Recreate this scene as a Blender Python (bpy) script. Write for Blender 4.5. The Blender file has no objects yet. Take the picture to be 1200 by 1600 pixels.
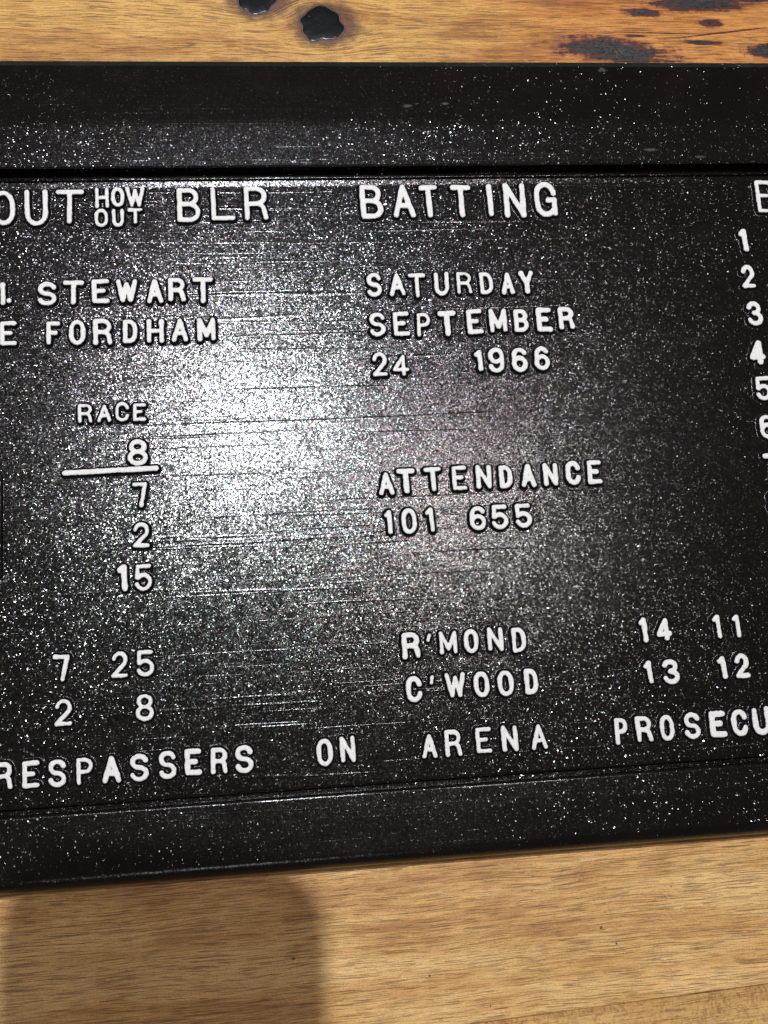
import bpy, math, random
import numpy as np
from mathutils import Matrix, Vector

C = bpy.context.scene.collection
MM = 0.001
R = math.radians

# ------------------------------------------------------------------ camera
# world origin: point of the plaque face straight below the phone's lens
cam_d = bpy.data.cameras.new('camera')
cam = bpy.data.objects.new('camera', cam_d)
C.objects.link(cam)
AX = Vector((0.9927889846736506, 0.04332767820529376, -0.11177094529438451))
AY = Vector((-0.06486244307020271, 0.9782744671898945, -0.1969058920481883))
AZ = Vector((0.10081118682778464, 0.20273573721884008, 0.9740304540745669))
CAM_POS = Vector((0.0, 0.0, 0.33))
rot = Matrix((AX, AY, AZ))                      # camera axes -> world
cam.matrix_world = Matrix.Translation(CAM_POS) @ rot.to_4x4()
cam_d.sensor_fit = 'HORIZONTAL'
cam_d.sensor_width = 36.0
cam_d.lens = 36.0 * 1700.0 / 1200.0
cam_d.clip_start = 0.005
cam_d.clip_end = 20.0
bpy.context.scene.camera = cam

# ------------------------------------------------------------------ world: dim room
w = bpy.data.worlds.new('World')
bpy.context.scene.world = w
w.use_nodes = True
bg = w.node_tree.nodes['Background']
bg.inputs['Color'].default_value = (1.0, 0.93, 0.85, 1)
bg.inputs['Strength'].default_value = 0.13

# ------------------------------------------------------------------ room lamps, plus one added for rail sheen
def lamp(name, loc, power, radius, color):
    d = bpy.data.lights.new(name, 'POINT')
    d.energy = power
    d.shadow_soft_size = radius
    d.color = color
    o = bpy.data.objects.new(name, d)
    o.location = loc
    C.objects.link(o)
lamp('overhead_light', (-0.020, 0.462, 1.25), 57, 0.010, (0.93, 0.965, 1.0))
lamp('overhead_light', (0.335, 0.395, 1.50), 19, 0.05, (1.0, 0.86, 0.88))
lamp('overhead_light', (-0.10, -0.95, 1.30), 4, 0.10, (1.0, 0.95, 0.9))  # unseen lamp added to the south for sheen on the near rail's round-over

vs = bpy.context.scene.view_settings
vs.view_transform = 'Standard'
vs.look = 'None'
vs.exposure = 0.0
vs.gamma = 1.0

# ------------------------------------------------------------------ node helpers
class NT:
    def __init__(s, name):
        s.m = bpy.data.materials.new(name)
        s.m.use_nodes = True
        s.t = s.m.node_tree
        s.t.nodes.clear()
        s.out = s.n('ShaderNodeOutputMaterial')
        s.bsdf = s.n('ShaderNodeBsdfPrincipled')
        s.l(s.bsdf.outputs[0], s.out.inputs[0])
    def n(s, kind, **kw):
        x = s.t.nodes.new(kind)
        for k, v in kw.items():
            setattr(x, k, v)
        return x
    def l(s, a, b):
        s.t.links.new(a, b)
    def put(s, sock, v):
        if isinstance(v, bpy.types.NodeSocket):
            s.l(v, sock)
        else:
            sock.default_value = v
    def math(s, op, a, b=0.0, c=None, clamp=False):
        x = s.n('ShaderNodeMath', operation=op, use_clamp=clamp)
        s.put(x.inputs[0], a); s.put(x.inputs[1], b)
        if c is not None:
            s.put(x.inputs[2], c)
        return x.outputs[0]
    def vmath(s, op, a, b=(0, 0, 0)):
        x = s.n('ShaderNodeVectorMath', operation=op)
        s.put(x.inputs[0], a); s.put(x.inputs[1], b)
        return x.outputs['Value'] if op in ('LENGTH', 'DOT_PRODUCT') else x.outputs[0]
    def scale(s, v, f):
        x = s.n('ShaderNodeVectorMath', operation='SCALE')
        s.put(x.inputs[0], v); s.put(x.inputs['Scale'], f)
        return x.outputs[0]
    def pos_mm(s):
        return s.scale(s.n('ShaderNodeNewGeometry').outputs['Position'], 1000.0)
    def xyz(s, v):
        x = s.n('ShaderNodeSeparateXYZ'); s.put(x.inputs[0], v)
        return x.outputs[0], x.outputs[1], x.outputs[2]
    def vec(s, a, b, c=0.0):
        x = s.n('ShaderNodeCombineXYZ')
        s.put(x.inputs[0], a); s.put(x.inputs[1], b); s.put(x.inputs[2], c)
        return x.outputs[0]
    def noise(s, v, sc=1.0, detail=2.0, rough=0.5, color=False, dist=0.0):
        x = s.n('ShaderNodeTexNoise')
        s.put(x.inputs['Vector'], v)
        x.inputs['Scale'].default_value = sc
        x.inputs['Detail'].default_value = detail
        x.inputs['Roughness'].default_value = rough
        x.inputs['Distortion'].default_value = dist
        return x.outputs['Color' if color else 'Fac']
    def ramp(s, f, stops):
        x = s.n('ShaderNodeValToRGB')
        e = x.color_ramp.elements
        while len(e) < len(stops):
            e.new(0.5)
        for i, (p, c) in enumerate(stops):
            e[i].position = p
            e[i].color = (c, c, c, 1) if isinstance(c, (int, float)) else (*c, 1)
        s.put(x.inputs[0], f)
        return x.outputs[0]
    def step(s, f, a, b, lo=0.0, hi=1.0):
        x = s.n('ShaderNodeMapRange', interpolation_type='SMOOTHSTEP')
        s.put(x.inputs[0], f)
        for i, v in enumerate((a, b, lo, hi)):
            s.put(x.inputs[i + 1], v)
        return x.outputs[0]
    def mix(s, f, a, b, mode='MIX'):
        x = s.n('ShaderNodeMix', data_type='RGBA', blend_type=mode)
        s.put(x.inputs[0], f)
        for sock, v in ((x.inputs[6], a), (x.inputs[7], b)):
            s.put(sock, v if isinstance(v, bpy.types.NodeSocket) else (*v, 1))
        return x.outputs[2]
    def bump(s, h, dist, strength=1.0, normal=None):
        x = s.n('ShaderNodeBump')
        x.inputs['Strength'].default_value = strength
        x.inputs['Distance'].default_value = dist
        s.put(x.inputs['Height'], h)
        if normal is not None:
            s.put(x.inputs['Normal'], normal)
        return x.outputs[0]
    def set(s, **kw):
        for k, v in kw.items():
            s.put(s.bsdf.inputs[k.replace('_', ' ')], v)

# ------------------------------------------------------------------ black textured enamel
def enamel(name, tilt=1.0, lines=1.0, rough=0.17, calm=None):
    s = NT(name)
    p = s.pos_mm()
    x, y, z = s.xyz(p)
    # orange-peel grains: every grain of the cast, painted surface has its own small tilt
    warp = s.vmath('ADD', p, s.scale(s.vmath('SUBTRACT', s.noise(p, 1.1, 2, color=True), (.5, .5, .5)), 1.1))
    def grains(scale, k, power):
        v = s.n('ShaderNodeTexVoronoi', feature='F1')
        s.put(v.inputs['Vector'], warp)
        v.inputs['Scale'].default_value = scale
        r = s.vmath('MULTIPLY', s.vmath('SUBTRACT', v.outputs['Color'], (.5, .5, .5)), (2, 2, 0))
        rl = s.vmath('LENGTH', r)
        return s.scale(r, s.math('MULTIPLY', s.math('POWER', rl, power), k)), v.outputs['Color']
    g1, c1 = grains(2.6, 0.058 * tilt, 1.0)
    g2, c2 = grains(3.6, 0.088 * tilt, 5.0)
    fine = s.vmath('MULTIPLY', s.vmath('SUBTRACT', s.noise(p, 3.1, 3, .7, color=True), (.5, .5, .5)), (.155 * tilt, .155 * tilt, 0))
    soft = s.vmath('MULTIPLY', s.vmath('SUBTRACT', s.noise(p, 0.16, 3, .55, color=True), (.5, .5, .5)), (.06, .08, 0))
    off = s.vmath('ADD', s.vmath('ADD', g1, g2), s.vmath('ADD', fine, soft))
    if calm:                      # smoother paint on the outer band
        off = s.scale(off, s.step(y, calm[0], calm[1], 1.0, calm[2]))
    # long faint casting lines along the plaque
    wob = s.math('MULTIPLY', s.noise(s.vec(s.math('MULTIPLY', x, .012), s.math('MULTIPLY', y, .05)), 1, 2), 2.5)
    yy = s.math('ADD', y, wob)
    gate = s.step(s.noise(s.vec(s.math('MULTIPLY', x, .018), s.math('MULTIPLY', yy, .35)), 1, 2), .47, .60)
    rid = s.noise(s.vec(s.math('MULTIPLY', x, .0015), s.math('MULTIPLY', yy, .22)), 1, 1, .5)
    line = s.math('SUBTRACT', 1.0, s.math('MULTIPLY', s.math('ABSOLUTE', s.math('SUBTRACT', rid, .5)), 60.0), clamp=True)
    h = s.math('MULTIPLY', line, gate)
    base = s.bump(h, 0.00004 * lines, 1.0)
    nrm = s.vmath('NORMALIZE', s.vmath('ADD', base, off))
    dust_mottle = s.step(s.noise(s.vec(s.math('MULTIPLY', x, .05), s.math('MULTIPLY', y, .08)), 1, 4, .6), .45, .8)
    col = s.mix(dust_mottle, (.0012, .0008, .0007), (.0052, .0034, .0026))
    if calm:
        col = s.mix(s.step(y, 219.4, 219.9), col, s.mix(dust_mottle, (.010, .012, .010), (.026, .028, .024)))  # outer bevel strip takes a paler base colour, varied by the same noise
        for (sx, sy, sa, sb) in SCUFFS:
            q = s.vmath('MULTIPLY', s.vmath('SUBTRACT', p, (sx, sy, 0)), (1 / sa, 1 / sb, 0))
            d = s.math('ADD', s.vmath('LENGTH', q), s.math('MULTIPLY', s.math('SUBTRACT', s.noise(p, .9, 3, .7), .5), 1.8))
            col = s.mix(s.step(d, 1.0, .3, 0, .6), col, (.11, .10, .09))
    tint = s.mix(0.22, (1, 1, 1), c1)
    s.set(Base_Color=col, Roughness=rough, Normal=nrm)
    s.bsdf.inputs['IOR'].default_value = 1.50
    s.put(s.bsdf.inputs['Specular Tint'], tint)
    return s.m

SCUFFS = [(54.4, 204.2, 2.0, .8), (67.1, 205.1, 1.7, .6), (123.3, 218.4, 1.8, 1.1), (136.8, 187.4, 3.0, .7), (154.1, 184.7, 2.2, .6)]
M_PANEL = enamel('black_textured_enamel')
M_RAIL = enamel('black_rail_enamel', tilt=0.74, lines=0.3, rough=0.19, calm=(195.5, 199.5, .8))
M_NEAR = enamel('black_near_rail_enamel', tilt=0.66, lines=0.3, rough=0.19)

# ------------------------------------------------------------------ raised characters: white paint on the tops, enamel flanks
def letter_mat():
    s = NT('white_painted_relief')
    p = s.pos_mm()
    at = s.n('ShaderNodeAttribute', attribute_name='edge').outputs['Fac']
    e = s.math('ADD', at, s.math('MULTIPLY', s.math('SUBTRACT', s.noise(p, 1.6, 3, .6), .5), .42))
    white = s.step(e, 0.10, 0.02)
    # tiny chips and dirt worn into the paint
    chips = s.step(s.noise(p, 1.5, 4, .68), .66, .72)
    white = s.math('MULTIPLY', white, s.math('SUBTRACT', 1.0, s.math('MULTIPLY', chips, .8)))
    cream = s.mix(s.noise(p, .5, 3, .6), (.88, .88, .87), (.72, .71, .69))
    cream = s.mix(s.step(s.noise(p, 3.5, 2, .6), .45, .72), cream, (.50, .49, .46))
    col = s.mix(white, (.0045, .0045, .0065), cream)
    rough = s.math('MULTIPLY_ADD', white, .28, .20)
    n = s.bump(s.noise(p, 2.8, 3, .6), 0.00010, 1.0)
    v_ = s.n('ShaderNodeTexVoronoi', feature='F1')
    s.put(v_.inputs['Vector'], p)
    v_.inputs['Scale'].default_value = 2.5
    j = s.vmath('MULTIPLY', s.vmath('SUBTRACT', s.mix(.5, v_.outputs['Color'], s.noise(p, 3.1, 3, .7, color=True)), (.5, .5, .5)), (.34, .34, 0))
    n = s.vmath('NORMALIZE', s.vmath('ADD', n, s.scale(j, s.step(at, .35, .85))))
    s.set(Base_Color=col, Roughness=rough, Normal=n)
    return s.m
M_LETTER = letter_mat()

# ------------------------------------------------------------------ wood
def wood(name, light, mid, dark, knots=(), patches=(), pits=(), fiddle=0.0, slope=0.0, seed=0.0, pore=1.0, warm=0.0):
    s = NT(name)
    p = s.pos_mm()
    x, y, z = s.xyz(p)
    y = s.math('ADD', y, s.math('MULTIPLY', x, -slope))
    y0 = y
    # grain flows around the knots
    ring = None
    for (kx, ky, rx, ry) in knots:
        dx = s.math('MULTIPLY', s.math('SUBTRACT', x, kx), 1 / (rx * 2.1))
        dyk = s.math('SUBTRACT', y0, ky)
        dy = s.math('MULTIPLY', dyk, 1 / (ry * 1.55))
        d2 = s.math('ADD', s.math('MULTIPLY', dx, dx), s.math('MULTIPLY', dy, dy))
        g = s.math('EXPONENT', s.math('MULTIPLY', d2, -1.0))
        y = s.math('SUBTRACT', y, s.math('MULTIPLY', s.math('MULTIPLY', dyk, .80), g))
        wn = s.noise(p, .22, 3, .6)
        ex = s.math('MULTIPLY', s.math('SUBTRACT', x, s.math('ADD', kx, 1.4)), 1 / (rx * 1.42))
        ey = s.math('MULTIPLY', dyk, 1 / (ry * 1.12))
        d = s.math('SQRT', s.math('ADD', s.math('MULTIPLY', ex, ex), s.math('MULTIPLY', ey, ey)))
        d = s.math('ADD', d, s.math('MULTIPLY', s.math('SUBTRACT', wn, .5), .9))
        m = s.step(d, 1.45, .75)
        ring = m if ring is None else s.math('MAXIMUM', ring, m)
    wobble = s.math('MULTIPLY', s.math('SUBTRACT', s.noise(s.vec(s.math('MULTIPLY', x, .016), s.math('MULTIPLY', y, .03), seed), 1, 3, .55), .5), 4.0)
    yw = s.math('ADD', y, wobble)
    def str_noise(fx, fy, det=3, rgh=.55, zz=0.0):
        return s.noise(s.vec(s.math('MULTIPLY', x, fx), s.math('MULTIPLY', yw, fy), seed + zz), 1, det, rgh)
    broad = str_noise(.006, .10, 4, .6)
    band = str_noise(.02, .55, 4, .62, 3.0)
    silk = str_noise(.06, 2.6, 5, .72, 7.0)
    f = s.math('ADD', s.math('MULTIPLY', broad, .6), s.math('MULTIPLY', band, .4))
    mott = s.noise(s.vec(s.math('MULTIPLY', x, .045), s.math('MULTIPLY', yw, .13), seed + 41.0), 1, 4, .6)
    big = s.noise(s.vec(s.math('MULTIPLY', x, .009), s.math('MULTIPLY', yw, .035), seed + 53.0), 1, 2, .5)
    f = s.math('ADD', s.math('ADD', s.math('MULTIPLY', f, .66), s.math('MULTIPLY', mott, .30)), s.math('MULTIPLY', s.math('SUBTRACT', big, .38), .34))
    col = s.ramp(f, [(.38, dark), (.48, mid), (.58, light)])
    col = s.mix(s.step(silk, .36, .62), s.mix(.30, col, (.14, .058, .016)), col)
    # short dark pores lying along the grain
    pr = str_noise(.075, 3.1, 2, .5, 11.0)
    dens = s.step(str_noise(.01, .14, 3, .6, 17.0), .36, .66, .615, .55)
    pm = s.step(pr, dens, s.math('ADD', dens, .03))
    pm = s.math('MULTIPLY', pm, .85 * pore)
    col = s.mix(pm, col, (.115, .045, .016))
    pr2 = str_noise(.15, 3.6, 2, .5, 13.0)
    pm2 = s.step(pr2, .585, .63, 0, .50)
    col = s.mix(pm2, col, (.19, .085, .03))
    fuzz = s.noise(p, 2.2, 3, .7)
    col = s.mix(s.step(fuzz, .40, .60, .26, 0), col, (.12, .06, .025))
    # stained reddish veins
    vein = s.math('SUBTRACT', 1.0, s.math('MULTIPLY', s.math('ABSOLUTE', s.math('SUBTRACT', str_noise(.010, .075, 3, .6, 23.0), .5)), 30.0), clamp=True)
    vein = s.math('MULTIPLY', vein, s.step(str_noise(.02, .05, 2, .5, 29.0), .5, .68))
    col = s.mix(s.math('MULTIPLY', vein, .45), col, (.22, .07, .02))
    if warm:
        wm = s.math('ADD', x, s.math('MULTIPLY', s.math('SUBTRACT', mott, .5), 90.0))
        col = s.mix(s.step(wm, warm - 25, warm + 25, 0, .75), col, s.mix(1.0, col, (.94, .66, .62), 'MULTIPLY'))
    if fiddle:
        wv = s.noise(s.vec(s.math('MULTIPLY', x, .42), s.math('MULTIPLY', y, .30), 31.0), 1, 4, .65, dist=2.4)
        gate = s.step(s.noise(s.vec(s.math('MULTIPLY', x, .02), s.math('MULTIPLY', y, .03), 37.0), 1, 2), .36, .6)
        col = s.mix(s.math('MULTIPLY', gate, s.step(wv, .40, .60, 0, .75 * fiddle)), col, (.80, .50, .20))
        col = s.mix(s.math('MULTIPLY', gate, s.step(wv, .48, .36, 0, .6 * fiddle)), col, (.24, .09, .028))
    if ring is not None:
        col = s.mix(s.math('MULTIPLY', ring, .92), col, (.10, .028, .010))
    # dark charred pockets with a plum-coloured margin
    for (px, py, rx, ry, rt, core) in patches:
        ux = s.math('SUBTRACT', x, px); uy = s.math('SUBTRACT', y0, py)
        c_, s_ = math.cos(rt), math.sin(rt)
        ax = s.math('MULTIPLY', s.math('ADD', s.math('MULTIPLY', ux, c_), s.math('MULTIPLY', uy, s_)), 1 / rx)
        ay = s.math('MULTIPLY', s.math('SUBTRACT', s.math('MULTIPLY', uy, c_), s.math('MULTIPLY', ux, s_)), 1 / ry)
        d = s.math('SQRT', s.math('ADD', s.math('MULTIPLY', ax, ax), s.math('MULTIPLY', ay, ay)))
        wn = s.noise(s.vec(s.math('MULTIPLY', x, .075), s.math('MULTIPLY', y, .75), px), 1, 5, .68)
        d = s.math('ADD', d, s.math('MULTIPLY', s.math('SUBTRACT', wn, .5), 1.9))
        d = s.math('ADD', d, s.math('MULTIPLY', s.math('SUBTRACT', s.noise(p, .38, 4, .7), .5), 1.1))
        gr = s.noise(s.vec(s.math('MULTIPLY', x, .9), s.math('MULTIPLY', y0, 2.2), px), 1, 3, .6)
        col = s.mix(s.step(d, 1.45, .95, 0, .55), col, (.20, .055, .018))
        col = s.mix(s.step(d, 1.10, .85, 0, .92), col, (.045, .012, .014))
        inner = s.mix(s.step(gr, .38, .66), (.007, .006, .008), (.048, .043, .041))
        col = s.mix(s.step(d, core, core - .22), col, inner)
    for (px, py, r) in pits:
        d = s.vmath('LENGTH', s.vmath('SUBTRACT', s.vec(x, y0), (px, py, 0)))
        d = s.math('ADD', d, s.math('MULTIPLY', s.math('SUBTRACT', s.noise(p, 1.8, 2), .5), 1.4 * r))
        col = s.mix(s.step(d, r, r * .5, 0, .85), col, (.04, .02, .012))
    # faint scratches crossing the grain
    ang = s.vec(s.math('ADD', s.math('MULTIPLY', x, .80), s.math('MULTIPLY', y0, .60)), s.math('SUBTRACT', s.math('MULTIPLY', y0, .80), s.math('MULTIPLY', x, .60)))
    sc = s.noise(s.vmath('MULTIPLY', ang, (1.3, .05, 1)), 1, 1)
    scr = s.math('SUBTRACT', 1.0, s.math('MULTIPLY', s.math('ABSOLUTE', s.math('SUBTRACT', sc, .5)), 60.0), clamp=True)
    scr = s.math('MULTIPLY', scr, s.step(s.noise(ang, .055, 2), .60, .66))
    col = s.mix(s.math('MULTIPLY', scr, .30), col, (.75, .55, .34))
    hgt = s.math('SUBTRACT', s.math('MULTIPLY', silk, .5), s.math('ADD', pm, pm2))
    nb = s.bump(s.math('ADD', hgt, s.math('MULTIPLY', s.noise(p, .9, 3), .5)), 0.00007, 1.0)
    s.set(Base_Color=col, Roughness=s.math('MULTIPLY_ADD', silk, .18, .34), Normal=nb)
    return s.m

# word: [(char, x, y, width, height, stroke) in mm on the plaque face]
WORDS = [
    ('heading out', [('O', -77.1, 170.14, 7.05, 11.76, 1.47), ('U', -66.96, 170.07, 7.11, 12.35, 1.48), ('T', -56.64, 170.32, 8.71, 11.62, 1.49)]),
    ('how', [('H', -46.45, 173.29, 4.28, 6.99, 1.1), ('O', -41.5, 173.41, 4.05, 6.65, 1.11), ('W', -36.0, 173.5, 5.98, 7.06, 1.11)]),
    ('small out', [('O', -46.76, 166.26, 4.15, 6.19, 1.06), ('U', -41.51, 166.23, 3.67, 6.11, 1.06), ('T', -36.07, 166.78, 4.65, 5.32, 1.07)]),
    ('blr', [('B', -19.07, 170.38, 7.26, 11.74, 1.47), ('L', -8.14, 170.82, 7.56, 11.81, 1.48), ('R', 2.54, 170.74, 7.49, 11.74, 1.49)]),
    ('batting', [('B', 40.38, 170.79, 7.38, 12.03, 1.69), ('A', 51.02, 170.93, 7.4, 11.71, 1.71), ('T', 59.56, 170.71, 6.13, 11.51, 1.71), ('T', 70.41, 170.58, 6.78, 11.56, 1.73), ('I', 80.14, 170.92, 2.53, 11.6, 1.74), ('N', 88.49, 170.7, 7.27, 12.33, 1.74), ('G', 99.09, 170.92, 7.57, 12.61, 1.76)]),
    ('b right', [('B', 177.07, 171.05, 7.76, 11.78, 1.29)]),
    ('stewart', [('I', -77.13, 141.13, 1.43, 7.44, 1.39), ('.', -75.29, 138.81, 0.87, 0.95, 1.39), ('S', -63.72, 140.84, 5.7, 7.9, 1.4), ('T', -55.64, 141.08, 6.37, 7.92, 1.41), ('E', -47.28, 141.33, 5.4, 7.94, 1.42), ('W', -39.26, 141.37, 6.56, 7.53, 1.43), ('A', -30.5, 140.96, 5.01, 7.99, 1.43), ('R', -23.62, 141.4, 5.38, 7.9, 1.44), ('T', -15.42, 140.95, 6.33, 8.68, 1.45)]),
    ('fordham', [('E', -75.5, 128.05, 4.98, 7.81, 1.34), ('F', -61.93, 127.76, 4.18, 7.57, 1.36), ('O', -54.63, 127.78, 4.98, 8.22, 1.36), ('R', -46.87, 127.79, 5.74, 8.46, 1.37), ('D', -38.43, 127.73, 4.44, 7.74, 1.38), ('H', -30.68, 127.68, 5.23, 7.86, 1.38), ('A', -23.04, 127.75, 5.04, 7.78, 1.39), ('M', -14.77, 127.8, 5.64, 7.69, 1.4)]),
    ('saturday', [('S', 39.43, 141.63, 4.79, 8.19, 1.29), ('A', 46.91, 141.53, 5.17, 7.65, 1.3), ('T', 53.45, 141.06, 5.57, 8.33, 1.3), ('U', 61.57, 141.49, 4.81, 8.03, 1.31), ('R', 69.09, 141.67, 4.88, 7.38, 1.0), ('D', 76.38, 141.4, 4.3, 7.62, 1.28), ('A', 83.52, 141.14, 4.31, 7.41, 1.33), ('Y', 89.92, 141.46, 4.78, 7.88, 1.5)]),
    ('september', [('S', 39.62, 128.02, 5.13, 8.06, 1.34), ('E', 47.36, 128.04, 5.13, 8.08, 1.35), ('P', 54.62, 127.53, 4.31, 7.88, 1.08), ('T', 62.36, 127.77, 5.89, 8.56, 1.76), ('E', 71.42, 128.2, 5.01, 8.38, 1.48), ('M', 79.2, 128.39, 5.73, 8.07, 1.38), ('B', 86.86, 128.15, 4.73, 7.76, 1.38), ('E', 94.57, 128.29, 5.13, 8.23, 1.6), ('R', 102.0, 128.66, 5.13, 7.58, 1.4)]),
    ('24', [('2', 39.51, 114.62, 4.82, 7.94, 1.23), ('4', 46.21, 114.0, 5.17, 7.09, 1.15)]),
    ('1966', [('1', 71.61, 114.87, 2.58, 6.95, 1.42), ('9', 77.43, 114.81, 5.13, 8.49, 1.43), ('6', 85.08, 114.75, 5.17, 8.18, 1.44), ('6', 92.53, 115.02, 5.05, 8.1, 1.44)]),
    ('order numbers', [('1', 166.45, 155.09, 2.86, 8.12, 1.7), ('2', 166.24, 141.92, 4.63, 8.12, 1.4), ('3', 166.72, 128.64, 5.34, 8.46, 1.52), ('4', 165.77, 114.91, 5.41, 8.33, 2.0), ('5', 166.2, 102.45, 5.27, 8.21, 1.37), ('6', 165.67, 89.32, 5.23, 8.09, 1.36), ('7', 165.38, 76.38, 5.19, 7.97, 1.63), ('8', 165.04, 64.04, 4.94, 7.85, 1.34)]),
    ('race', [('R', -52.48, 101.44, 4.25, 5.93, 0.94), ('A', -46.72, 101.24, 4.14, 5.53, 0.94), ('C', -41.3, 101.57, 4.13, 6.16, 0.95), ('E', -36.05, 101.28, 3.81, 5.55, 0.95)]),
    ('ra8', [('8', -36.89, 88.45, 6.06, 8.3, 1.39)]),
    ('bar', [('-', -45.03, 83.02, 29.02, 2.01, 1.57)]),
    ('r7', [('7', -36.51, 75.11, 4.36, 7.67, 1.15)]),
    ('r2', [('2', -36.36, 62.68, 5.03, 7.66, 1.14)]),
    ('r15', [('1', -42.13, 49.91, 2.98, 7.91, 1.59), ('5', -35.94, 49.64, 4.97, 8.02, 1.13)]),
    ('l7', [('7', -60.2, 24.09, 4.75, 7.8, 1.2)]),
    ('l25', [('2', -43.4, 24.17, 4.72, 7.57, 1.11), ('5', -35.94, 24.07, 5.1, 7.68, 1.15)]),
    ('l2', [('2', -59.66, 11.29, 4.97, 7.59, 1.09)]),
    ('l8', [('8', -36.4, 11.3, 5.13, 7.65, 1.1)]),
    ('attendance', [('A', 39.02, 75.43, 4.79, 7.17, 1.32), ('T', 45.31, 75.99, 5.71, 8.02, 1.65), ('T', 53.91, 76.25, 5.43, 7.63, 1.34), ('E', 62.28, 76.32, 4.58, 7.66, 1.22), ('N', 70.03, 76.37, 4.82, 7.57, 1.35), ('D', 77.11, 76.13, 4.05, 7.28, 1.36), ('A', 84.38, 76.14, 4.81, 7.51, 1.55), ('N', 91.6, 76.27, 4.6, 7.32, 1.37), ('C', 99.01, 76.49, 4.74, 7.76, 1.5), ('E', 106.04, 76.47, 4.69, 7.68, 1.47)]),
    ('101 655', [('1', 38.88, 63.22, 2.37, 7.47, 1.28), ('0', 45.36, 63.23, 4.72, 8.1, 1.4), ('1', 51.87, 63.34, 2.77, 7.71, 1.29), ('6', 67.02, 63.17, 5.04, 7.55, 1.3), ('5', 74.08, 63.26, 5.2, 7.78, 1.3), ('5', 81.63, 63.33, 5.15, 7.6, 1.31)]),
    ('rmond', [('R', 43.26, 24.83, 5.57, 7.92, 1.56), ("'", 48.83, 26.89, 1.57, 2.43, 0.9), ('M', 54.69, 25.1, 5.35, 6.89, 1.14), ('O', 61.84, 25.08, 4.37, 7.3, 1.27), ('N', 69.31, 25.3, 4.79, 7.22, 1.27), ('D', 76.6, 24.64, 4.28, 7.53, 1.28)]),
    ('cwood', [('C', 43.29, 11.73, 4.83, 7.7, 1.44), ("'", 48.82, 14.11, 1.27, 2.68, 0.9), ('W', 55.93, 12.2, 6.09, 7.36, 1.17), ('O', 63.94, 11.91, 4.76, 7.76, 1.34), ('O', 71.38, 11.79, 4.86, 7.69, 1.34), ('D', 79.33, 11.89, 4.08, 7.52, 1.35)]),
    ('14', [('1', 116.25, 25.48, 2.67, 7.66, 1.47), ('4', 122.81, 25.27, 4.87, 6.98, 1.56)]),
    ('11', [('1', 140.04, 25.22, 2.75, 7.43, 1.37), ('1', 146.41, 25.07, 2.36, 7.05, 1.21)]),
    ('13', [('1', 116.38, 12.4, 2.62, 7.05, 1.46), ('3', 123.49, 12.18, 5.37, 7.66, 1.47)]),
    ('12', [('1', 140.14, 12.47, 2.74, 7.12, 1.44), ('2', 146.57, 12.69, 4.67, 7.54, 1.45)]),
    ('respassers', [('R', -76.32, -5.52, 4.77, 7.65, 1.24), ('E', -68.8, -5.59, 4.67, 7.49, 1.25), ('S', -61.46, -5.78, 5.03, 7.78, 1.34), ('P', -53.72, -5.73, 4.54, 7.53, 1.08), ('A', -46.15, -5.75, 5.27, 7.64, 1.45), ('S', -38.34, -5.78, 5.24, 7.76, 1.27), ('S', -30.24, -5.52, 4.91, 7.96, 1.28), ('E', -22.9, -5.2, 4.76, 7.44, 1.47), ('R', -15.39, -5.34, 4.83, 7.46, 1.29), ('S', -8.16, -5.37, 5.19, 8.03, 1.39)]),
    ('on', [('O', 15.41, -5.02, 4.65, 7.92, 1.28), ('N', 22.29, -4.55, 4.47, 7.58, 1.29)]),
    ('arena', [('A', 46.71, -5.28, 4.58, 6.99, 1.19), ('R', 53.92, -4.87, 5.05, 7.86, 1.28), ('E', 63.2, -4.63, 4.68, 7.51, 1.21), ('N', 71.16, -4.68, 4.8, 7.53, 1.25), ('A', 80.18, -4.7, 4.88, 7.56, 1.22)]),
    ('prosecu', [('P', 105.81, -4.75, 3.94, 7.83, 1.24), ('R', 113.03, -4.59, 5.05, 7.76, 1.41), ('O', 120.27, -4.63, 4.33, 7.69, 1.21), ('S', 128.28, -4.52, 5.08, 8.0, 1.42), ('E', 136.51, -4.56, 5.2, 7.84, 1.73), ('C', 143.48, -4.57, 5.14, 8.15, 1.56), ('U', 150.59, -4.54, 5.68, 8.37, 1.65)]),
]

# ------------------------------------------------------------------ object helpers
def empty(name, loc=(0, 0, 0), parent=None):
    o = bpy.data.objects.new(name, None)
    o.empty_display_size = 0.01
    C.objects.link(o)
    o.location = loc
    o.parent = parent
    return o

def tag(o, **kw):
    for k, v in kw.items():
        o[k] = v
    return o

def mesh_obj(name, verts, faces, mat, parent=None, loc=(0, 0, 0), smooth=True):
    me = bpy.data.meshes.new(name)
    me.from_pydata([tuple(v) for v in verts], [], [tuple(f) for f in faces])
    me.materials.append(mat)
    me.polygons.foreach_set('use_smooth', [smooth] * len(me.polygons))
    me.update()
    o = bpy.data.objects.new(name, me)
    C.objects.link(o)
    o.parent = parent
    o.location = loc
    return o

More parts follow.
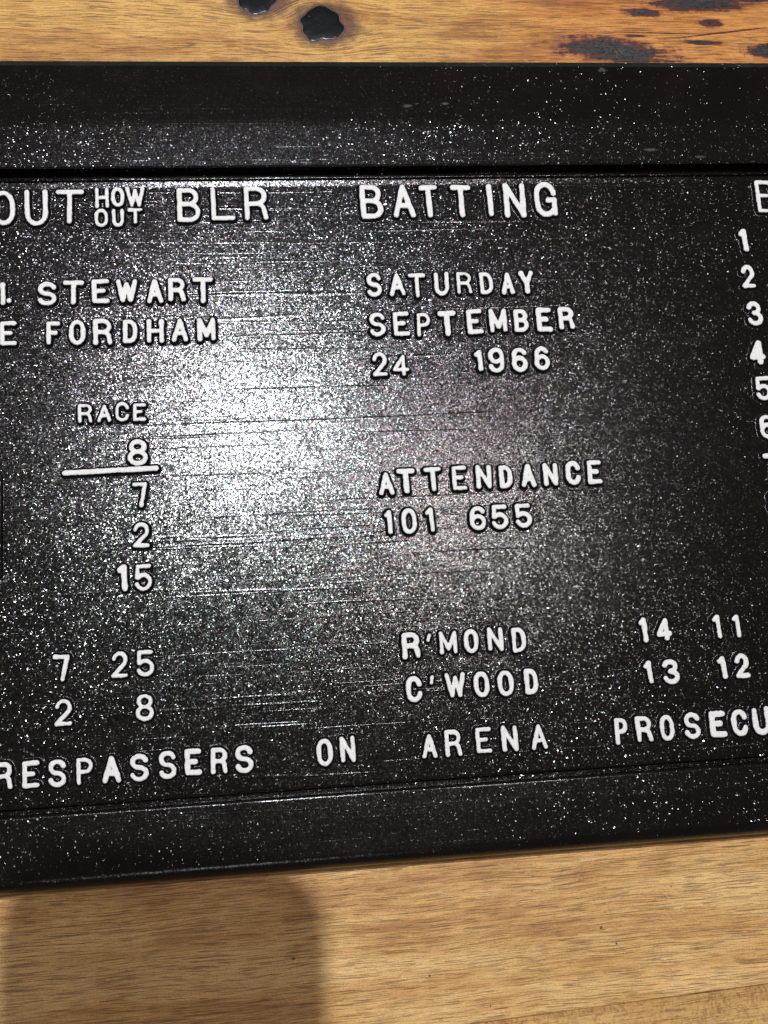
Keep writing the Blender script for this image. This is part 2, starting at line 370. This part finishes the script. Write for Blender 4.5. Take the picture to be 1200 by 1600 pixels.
def extrude_profile(prof, x0, x1, nx=2):
    """closed profile of (y, z) in mm swept along x; end caps included"""
    pr = []
    for a, b in zip(prof, prof[1:] + prof[:1]):     # holding loops keep the long flats flat
        pr.append(a)
        L = math.dist(a, b)
        if L > 3:
            t = .25 / L
            pr += [(a[0] + (b[0] - a[0]) * k, a[1] + (b[1] - a[1]) * k) for k in (t, 1 - t)]
    prof = pr
    n = len(prof)
    xs = np.linspace(x0, x1, nx)
    v = [(x * MM, y * MM, z * MM) for x in xs for (y, z) in prof]
    f = []
    for i in range(nx - 1):
        for j in range(n):
            k = (j + 1) % n
            f.append((i * n + j, i * n + k, (i + 1) * n + k, (i + 1) * n + j))
    f.append(tuple(range(n))[::-1])
    f.append(tuple((nx - 1) * n + j for j in range(n)))
    return v, f

def auto_smooth(o, deg=32):
    me = o.data
    me.polygons.foreach_set('use_smooth', [True] * len(me.polygons))
    import bmesh
    bm = bmesh.new(); bm.from_mesh(me)
    bmesh.ops.recalc_face_normals(bm, faces=bm.faces)
    for e in bm.edges:
        if len(e.link_faces) == 2 and e.calc_face_angle(0) > R(deg):
            e.smooth = False
    bm.to_mesh(me); bm.free()

# ------------------------------------------------------------------ table top of wide boards
ZW = -4.5
table = tag(empty('table_top', (0, 0, ZW * MM)), kind='structure')
KN = [(6.0, 250.6, 7.4, 7.0), (28.0, 240.5, 7.6, 7.2)]
PT = [(133.0, 233.8, 21.5, 4.6, -.10, .78), (168.0, 253.5, 19.0, 3.4, .02, .62), (170.5, 245.2, 4.6, 1.6, .0, .30),
      (165.5, 237.4, 8.0, .9, -.05, .75), (192.0, 234.0, 9.5, 3.0, .0, .85), (190.5, 256.5, 9.0, 2.4, .1, .95),
      (176, 241.5, 19, .30, .13, .2), (150, 241.0, 15, .22, -.02, .1), (145.5, 249.3, 6.5, 1.7, -.08, .50), (141, 239.8, 4.0, .6, .0, .2)]
PT = [(a * .987, b * .987, c_, d_, e_, f_) for a, b, c_, d_, e_, f_ in PT]
LT, MD, DK = (.80, .455, .115), (.58, .265, .048), (.26, .085, .016)
M_WA = wood('golden_burl_timber', LT, MD, DK, knots=KN, patches=PT, seed=2.0, pore=.8, warm=95.0)
PITS = [(95.2, -62.7, .55), (99.3, -67.6, .42), (42.8, -71.2, .45), (3.5, -62.6, .6), (139.0, -83.6, .35), (75.2, -50.5, .3), (118, -53, .25), (60, -81, .3)]
M_WB = wood('pale_straight_timber', (.90, .575, .235), (.74, .42, .145), (.46, .215, .065), pits=PITS, seed=8.0, slope=.012, pore=.68)
M_WC = wood('figured_red_timber', (.70, .41, .145), (.52, .27, .08), (.30, .13, .035), fiddle=.5, seed=15.0, slope=.03, pore=.7)
M_WD = wood('golden_plain_timber', LT, MD, DK, seed=31.0)

def board(ya, yb, mat, slope_a=0.0, slope_b=0.0, x0=-520, x1=640, th=24):
    """board between two long edges; ya/yb at x = 100, edges may run slightly out of true; eased arrises"""
    g, b = .06, .35
    v, f = [], []
    xs = np.linspace(x0, x1, 24)
    for i, x in enumerate(xs):
        a = ya + slope_a * (x - 100) + g
        c = yb + slope_b * (x - 100) - g
        for (yy, zz) in ((a, -th), (a, -b), (a + b, 0), (c - b, 0), (c, -b), (c, -th)):
            v.append((x * MM, yy * MM, zz * MM))
    n = 6
    for i in range(len(xs) - 1):
        for j in range(n):
            k = (j + 1) % n
            f.append((i * n + j, i * n + k, (i + 1) * n + k, (i + 1) * n + j))
    f.append(tuple(range(n))[::-1]); f.append(tuple((len(xs) - 1) * n + j for j in range(n)))
    o = mesh_obj('board', v, f, mat, table, smooth=False)
    import bmesh
    bm = bmesh.new(); bm.from_mesh(o.data); bmesh.ops.recalc_face_normals(bm, faces=bm.faces); bm.to_mesh(o.data); bm.free()
    return o

board(-460, -270, M_WB)
bC = board(-270, -83.2, M_WC, 0, .034)
bB = board(-83.2, 100, M_WB, .034, 0)
bA = board(100, 292, M_WA)
board(292, 480, M_WD)

# black resin filled knots in the far board
def resin():
    s = NT('black_resin_filled_knot')
    p = s.pos_mm()
    n1 = s.noise(p, .9, 4, .65)
    col = s.mix(s.step(n1, .5, .78), (.0025, .003, .005), (.009, .011, .015))
    fl = s.step(s.noise(s.vmath('MULTIPLY', p, (1.0, 2.5, 1)), .55, 2, .5), .70, .76)
    col = s.mix(s.math('MULTIPLY', fl, .5), col, (.15, .16, .18))
    s.set(Base_Color=col, Roughness=.22, Normal=s.bump(n1, .00004))
    return s.m
def bark():
    s = NT('pale_knot_margin')
    p = s.pos_mm()
    s.set(Base_Color=s.mix(s.noise(p, .8, 3, .6), (.12, .07, .055), (.05, .022, .018)), Roughness=.6)
    return s.m
M_RESIN, M_BARK = resin(), bark()
def knot(cx, cy, rx, ry, seed):
    rnd = random.Random(seed)
    N = 72
    ph = [rnd.uniform(0, 6.28) for _ in range(9)]
    rad = []
    for i in range(N):
        a = 2 * math.pi * i / N
        r = 1 + sum(.055 / (k ** .55) * math.sin((k + 2) * a + ph[k - 1]) for k in range(1, 9))
        rad.append(r)
    def rings(scales, zs, mat, name, parent):
        v, f = [], []
        for sc, z in zip(scales, zs):
            for i in range(N):
                a = 2 * math.pi * i / N
                v.append((rx * sc * rad[i] * math.cos(a) * MM, ry * sc * rad[i] * math.sin(a) * MM, z * MM))
        v.append((0, 0, zs[-1] * MM))
        for k in range(len(scales) - 1):
            for i in range(N):
                j = (i + 1) % N
                f.append((k * N + i, k * N + j, (k + 1) * N + j, (k + 1) * N + i))
        c = len(scales) - 1
        for i in range(N):
            f.append((c * N + i, c * N + (i + 1) % N, len(v) - 1))
        return mesh_obj(name, v, f, mat, parent, (cx * MM, cy * MM, 0) if parent is bA else (0, 0, 0))
    m = rings((1.06, 1.05, 1.0), (-.05, .05, .08), M_BARK, 'knot', bA)
    rings((.97, .955, .90, .5), (.06, .14, .20, .22), M_RESIN, 'resin_filling', m)
knot(6.0, 250.6, 6.7, 6.4, 4)
knot(28.0, 240.5, 7.4, 6.9, 11)

# ------------------------------------------------------------------ the plaque
XA, XB = -330.0, 430.0
plaque = tag(empty('plaque', (50 * MM, 90 * MM, ZW * MM)), label='black cast plaque with raised white scoreboard lettering lying on the wooden boards', category='plaque')
OFF = Vector((-50 * MM, -90 * MM, -ZW * MM))

def arc(cy, cz, r, a0, a1, n):
    return [(cy + r * math.cos(R(a0 + (a1 - a0) * i / n)), cz + r * math.sin(R(a0 + (a1 - a0) * i / n))) for i in range(n + 1)]

# recessed face; its long edges turn down into thin grooves and up at the far side in a small fillet
prof = [(182.6, -4.4)] + [(182.6, -.5), (181.3, -.5)] + arc(180.2, .75, .95, -20, -85, 6) + [(179.5, .02), (179.15, .235), (178.9, .21), (177.6, .035), (177.2, .0)]
prof += [(-14.6, 0.0), (-15.1, -.10), (-15.35, -.5), (-15.5, -1.3), (-17.2, -1.3), (-17.2, -4.4)]
v, f = extrude_profile(prof, XA + 12, XB - 12, 2)
panel = mesh_obj('panel', v, f, M_PANEL, plaque, OFF); auto_smooth(panel, 28)

# far rail: bevelled outer arris, sloping band, flat band, steep inner wall
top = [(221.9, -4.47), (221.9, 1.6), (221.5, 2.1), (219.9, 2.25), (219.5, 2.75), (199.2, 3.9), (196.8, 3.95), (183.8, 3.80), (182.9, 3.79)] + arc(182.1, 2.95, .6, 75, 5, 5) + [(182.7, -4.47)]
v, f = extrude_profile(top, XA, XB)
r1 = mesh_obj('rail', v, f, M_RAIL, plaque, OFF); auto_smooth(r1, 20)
# near rail: thin groove beside the face, flat band, generous round-over to the table
bot = [(-16.75, -4.47), (-16.75, 1.4)] + arc(-17.95, 1.4, 1.2, 0, 86, 8) + [(-24.0, 2.75), (-32.6, 2.85)] + arc(-33.9, -1.35, 4.2, 84, 180, 14) + [(-37.9, -3.2), (-37.6, -4.47)]
v, f = extrude_profile(bot, XA, XB)
r2 = mesh_obj('rail', v, f, M_NEAR, plaque, OFF); auto_smooth(r2, 20)
# end rails
for sgn, x in ((-1, XA), (1, XB)):
    a, b = (x, x + 34) if sgn < 0 else (x - 34, x)
    pr = [(a, -4.45), (a, 2.0), (a + 1.5, 3.0), (b - 1.5, 3.0), (b, 2.0), (b, -4.45)]
    v = [(xx * MM, y * MM, z * MM) for y in (-16.72, 182.6) for (xx, z) in pr]
    n = 6
    f = [(j, (j + 1) % n, n + (j + 1) % n, n + j) for j in range(n)] + [tuple(range(n))[::-1], tuple(n + j for j in range(n))]
    e_ = mesh_obj('rail', v, f, M_RAIL, plaque, OFF); auto_smooth(e_, 20)
# short raised divider at the left edge of the view
dv = [(-79.4, -.3), (-79.2, .7), (-78.8, .95), (-77.6, .95), (-77.2, .7), (-77.0, -.3)]
v = [(xx * MM, y * MM, z * MM) for y in (83.0, 52.0) for (xx, z) in dv]
f = [(j, (j + 1) % 6, 6 + (j + 1) % 6, 6 + j) for j in range(6)] + [tuple(range(6))[::-1], tuple(6 + j for j in range(6))]
d_ = mesh_obj('divider', v, f, M_RAIL, plaque, OFF); auto_smooth(d_, 20)

# ------------------------------------------------------------------ glyph skeletons in a unit box
def A_(cx, cy, rx, ry, a0, a1, n=14):
    return [(cx + rx * math.cos(R(a0 + (a1 - a0) * i / n)), cy + ry * math.sin(R(a0 + (a1 - a0) * i / n))) for i in range(n + 1)]
G = {
 'A': [[(0, 0), (.5, 1), (1, 0)], [(.2, .33), (.8, .33)]],
 'B': [[(0, 0), (0, 1), (.5, 1)] + A_(.52, .765, .40, .235, 90, -90) + [(0, .53)], [(.52, .53)] + A_(.54, .265, .46, .265, 90, -90) + [(0, 0)]],
 'C': [A_(.5, .66, .5, .34, 12, 180) + A_(.5, .34, .5, .34, 180, 348)],
 'D': [[(0, 0), (0, 1), (.4, 1)] + A_(.4, .62, .6, .38, 90, 0) + A_(.4, .38, .6, .38, 0, -90) + [(0, 0)]],
 'E': [[(1, 1), (0, 1), (0, 0), (1, 0)], [(0, .52), (.68, .52)]],
 'F': [[(1, 1), (0, 1), (0, 0)], [(0, .52), (.75, .52)]],
 'G': [A_(.5, .66, .5, .34, 5, 180) + A_(.5, .34, .5, .34, 180, 325), [(.66, .47), (1, .47), (1, .02)]],
 'H': [[(0, 0), (0, 1)], [(1, 0), (1, 1)], [(0, .5), (1, .5)]],
 'I': [[(.5, 0), (.5, 1)]],
 'L': [[(0, 1), (0, 0), (1, 0)]],
 'M': [[(0, 0), (0, 1), (.5, .18), (1, 1), (1, 0)]],
 'N': [[(0, 0), (0, 1), (1, 0), (1, 1)]],
 'O': [A_(.5, .62, .5, .38, 0, 180) + A_(.5, .38, .5, .38, 180, 360) + [(1, .62)]],
 'P': [[(0, 0), (0, 1), (.5, 1)] + A_(.5, .74, .5, .26, 90, -90) + [(0, .48)]],
 'R': [[(0, 0), (0, 1), (.5, 1)] + A_(.52, .74, .44, .26, 90, -90) + [(0, .48)], [(.5, .48)] + A_(.50, .26, .42, .22, 90, 10) + [(1, 0)]],
 'S': [A_(.5, .75, .48, .25, 12, 255) + A_(.5, .25, .5, .25, 75, -165)],
 'T': [[(0, 1), (1, 1)], [(.5, 1), (.5, 0)]],
 'U': [[(0, 1), (0, .36)] + A_(.5, .34, .5, .34, 180, 360) + [(1, 1)]],
 'W': [[(0, 1), (.26, 0), (.5, .85), (.74, 0), (1, 1)]],
 'Y': [[(0, 1), (.5, .45), (1, 1)], [(.5, .45), (.5, 0)]],
 '0': [A_(.5, .62, .5, .38, 0, 180) + A_(.5, .38, .5, .38, 180, 360) + [(1, .62)]],
 '1': [[(0, .86), (.72, 1), (.8, 1), (1, 0)]],
 '2': [A_(.5, .70, .46, .30, 170, -35) + [(0, 0), (1, 0)]],
 '3': [A_(.48, .76, .44, .24, 165, -90), A_(.5, .26, .5, .26, 95, -165)],
 '4': [[(.72, 0), (.72, 1), (0, .26), (1, .26)]],
 '5': [[(.92, 1), (.06, 1), (.02, .52)] + A_(.48, .31, .52, .31, 140, -160)],
 '6': [A_(.52, .70, .48, .30, 28, 180) + [(.02, .35)], A_(.5, .30, .5, .30, 0, 360, 22)],
 '7': [[(0, 1), (1, 1), (.62, 0)]],
 '8': [A_(.5, .765, .42, .235, 0, 360, 20), A_(.5, .265, .5, .265, 0, 360, 22)],
 '9': [A_(.5, .72, .5, .28, 0, 360, 22), A_(.48, .30, .52, .30, -165, 0) + [(1, .7)]],
 "'": [[(.1, 0), (.9, 1)]],
 '.': [[(.4, .5), (.6, .5)]],
 '-': [[(0, .02), (1, .98)]],
}
PLAIN = {'.': 'full_stop', "'": 'apostrophe', '-': 'underline'}
H_TOP = 1.5
CELL = 0.165
rng = np.random.default_rng(5)

def smooth_noise(X, Y, freq, amp):
    """value noise on mm coordinates"""
    gx, gy = X * freq, Y * freq
    x0, y0 = gx.min() - 1, gy.min() - 1
    nx, ny = int(gx.max() - x0) + 3, int(gy.max() - y0) + 3
    g = rng.uniform(-1, 1, (nx, ny))
    u, v = gx - x0, gy - y0
    i, j = u.astype(int), v.astype(int)
    fu, fv = u - i, v - j
    fu, fv = fu * fu * (3 - 2 * fu), fv * fv * (3 - 2 * fv)
    return amp * ((g[i, j] * (1 - fu) + g[i + 1, j] * fu) * (1 - fv) + (g[i, j + 1] * (1 - fu) + g[i + 1, j + 1] * fu) * fv)

def glyph_mesh(ch, wd, ht, st):
    r = st / 2
    W, Hh = max(wd - st, .001), max(ht - st, .001)
    jit = rng.normal(0, .010, 4)
    lines = []
    for pl in G[ch]:
        q = [((a - .5 + jit[0] * (b - .5)) * W, (b - .5 + jit[1] * (a - .5)) * Hh) for a, b in pl]
        lines.append(np.array(q))
    FL = 1.15
    mx, my = wd / 2 + FL + .25, ht / 2 + FL + .25
    nx, ny = int(2 * mx / CELL) + 1, int(2 * my / CELL) + 1
    xs, ys = np.linspace(-mx, mx, nx), np.linspace(-my, my, ny)
    X, Y = np.meshgrid(xs, ys, indexing='ij')
    D = np.full(X.shape, 1e9)
    for q in lines:
        for a, b in zip(q[:-1], q[1:]):
            d = b - a
            L2 = max(d @ d, 1e-9)
            t = np.clip(((X - a[0]) * d[0] + (Y - a[1]) * d[1]) / L2, 0, 1)
            D = np.minimum(D, np.hypot(X - a[0] - t * d[0], Y - a[1] - t * d[1]))
    D = D - r
    D = D + smooth_noise(X, Y, .5, .11) + smooth_noise(X, Y, 1.5, .07) + .03
    D = np.minimum(D, 3)
    # flat top, rounded shoulder, steep flank, soft foot
    t = np.clip((D - .02) / ((FL - .14) * (.86 + smooth_noise(X, Y, .7, .20))), 0, 1)
    Zp = H_TOP * (1 - t) ** 2.1
    Zp = np.where(D < .05, H_TOP - .10 * np.clip((D + .22) / .3, 0, 1) ** 2, np.minimum(Zp, H_TOP - .10))
    Zp = np.where(D > FL - .10, -.06, Zp)
    Zp = Zp + smooth_noise(X, Y, .9, .03) * (D < .1)
    keep = D < FL
    cellk = keep[:-1, :-1] | keep[1:, :-1] | keep[:-1, 1:] | keep[1:, 1:]
    used = np.zeros(X.shape, bool)
    used[:-1, :-1] |= cellk; used[1:, :-1] |= cellk; used[:-1, 1:] |= cellk; used[1:, 1:] |= cellk
    idx = -np.ones(X.shape, int)
    idx[used] = np.arange(used.sum())
    co = np.stack([X[used], Y[used], Zp[used]], 1) * MM
    a, b, c, d = idx[:-1, :-1][cellk], idx[1:, :-1][cellk], idx[1:, 1:][cellk], idx[:-1, 1:][cellk]
    quads = np.stack([a, b, c, d], 1)
    me = bpy.data.meshes.new('glyph')
    me.vertices.add(len(co)); me.vertices.foreach_set('co', co.ravel())
    me.loops.add(quads.size); me.loops.foreach_set('vertex_index', quads.ravel())
    me.polygons.add(len(quads))
    me.polygons.foreach_set('loop_start', np.arange(0, quads.size, 4))
    me.polygons.foreach_set('use_smooth', np.ones(len(quads), bool))
    me.update(calc_edges=True)
    at = me.attributes.new('edge', 'FLOAT', 'POINT')
    at.data.foreach_set('value', D[used].astype(np.float32))
    me.materials.append(M_LETTER)
    return me

for wname, chars in WORDS:
    cx = sum(c[1] for c in chars) / len(chars); cy = sum(c[2] for c in chars) / len(chars)
    single = len(chars) == 1
    base = Vector((cx * MM, cy * MM, 0)) + OFF
    digits = all(c[0].isdigit() for c in chars)
    par = plaque if single else empty('number' if digits else 'word', base, plaque)
    for (ch, x, y, wd, ht, st) in chars:
        name = PLAIN.get(ch) or ('numeral' if ch.isdigit() else 'letter')
        o = bpy.data.objects.new(name, glyph_mesh(ch, wd, ht, st))
        o.data.name = name
        C.objects.link(o)
        o.parent = par
        pz = Vector((x * MM, y * MM, 0))
        o.location = (pz + OFF) if single else pz - Vector((cx * MM, cy * MM, 0))
        if ch not in "-'.":
            o.rotation_euler.z = rng.normal(0, .010)

# ------------------------------------------------------------------ the phone that takes the picture (its shadow falls on the near board)
def simple(name, col, rough, metal=0.0):
    s = NT(name)
    p = s.pos_mm()
    n_ = s.noise(p, .3, 3, .6)
    s.set(Base_Color=s.mix(n_, tuple(c * .85 for c in col), tuple(min(1, c * 1.15) for c in col)), Roughness=rough, Metallic=metal)
    return s.m
M_CASE, M_GLASS, M_SCREEN = simple('dark_phone_case', (.02, .022, .026), .45), simple('lens_glass', (.01, .01, .014), .08), simple('phone_screen', (.015, .015, .018), .12)
def slab(x0, x1, y0, y1, z0, z1, rad, n=8, ez=.8):
    ol = []
    for cx_, cy_, a0 in ((x1 - rad, y1 - rad, 0), (x0 + rad, y1 - rad, 90), (x0 + rad, y0 + rad, 180), (x1 - rad, y0 + rad, 270)):
        for i in range(n + 1):
            a = R(a0 + 90 * i / n)
            ol.append((cx_, cy_, math.cos(a), math.sin(a)))
    N = len(ol); v, f = [], []
    for (rr, zz) in ((rad - ez, z0), (rad, z0 + ez), (rad, z1 - ez), (rad - ez, z1)):
        v += [((a + c * rr) * MM, (b + d * rr) * MM, zz * MM) for a, b, c, d in ol]
    for k in range(3):
        for i in range(N):
            j = (i + 1) % N
            f.append((k * N + i, k * N + j, (k + 1) * N + j, (k + 1) * N + i))
    f.append(tuple(range(N))[::-1]); f.append(tuple(3 * N + i for i in range(N)))
    return v, f
phone = tag(empty('smartphone'), label='dark smartphone held above the plaque to take the picture', category='phone')
phone.matrix_world = Matrix.Translation(CAM_POS) @ rot.to_4x4()
v, f = slab(-66, .5, -36, 109.5, 2.5, 10.5, 16); b_ = mesh_obj('body', v, f, M_CASE, phone); auto_smooth(b_, 35)
v, f = slab(-63, -2.5, -33, 106.5, 10.2, 10.9, 10, ez=.2); b_ = mesh_obj('screen', v, f, M_SCREEN, phone); auto_smooth(b_, 35)
v, f = slab(-26, .2, -16, 16, 1.2, 3.0, 3, ez=.3); b_ = mesh_obj('camera_bump', v, f, M_CASE, phone); auto_smooth(b_, 35)
for lx, ly in ((-6.5, 0), (-19, 9), (-19, -7)):
    v, f = slab(lx - 6, lx + 6, ly - 6, ly + 6, .6, 1.6, 5.9, ez=.3); b_ = mesh_obj('lens', v, f, M_GLASS, phone); auto_smooth(b_, 35)
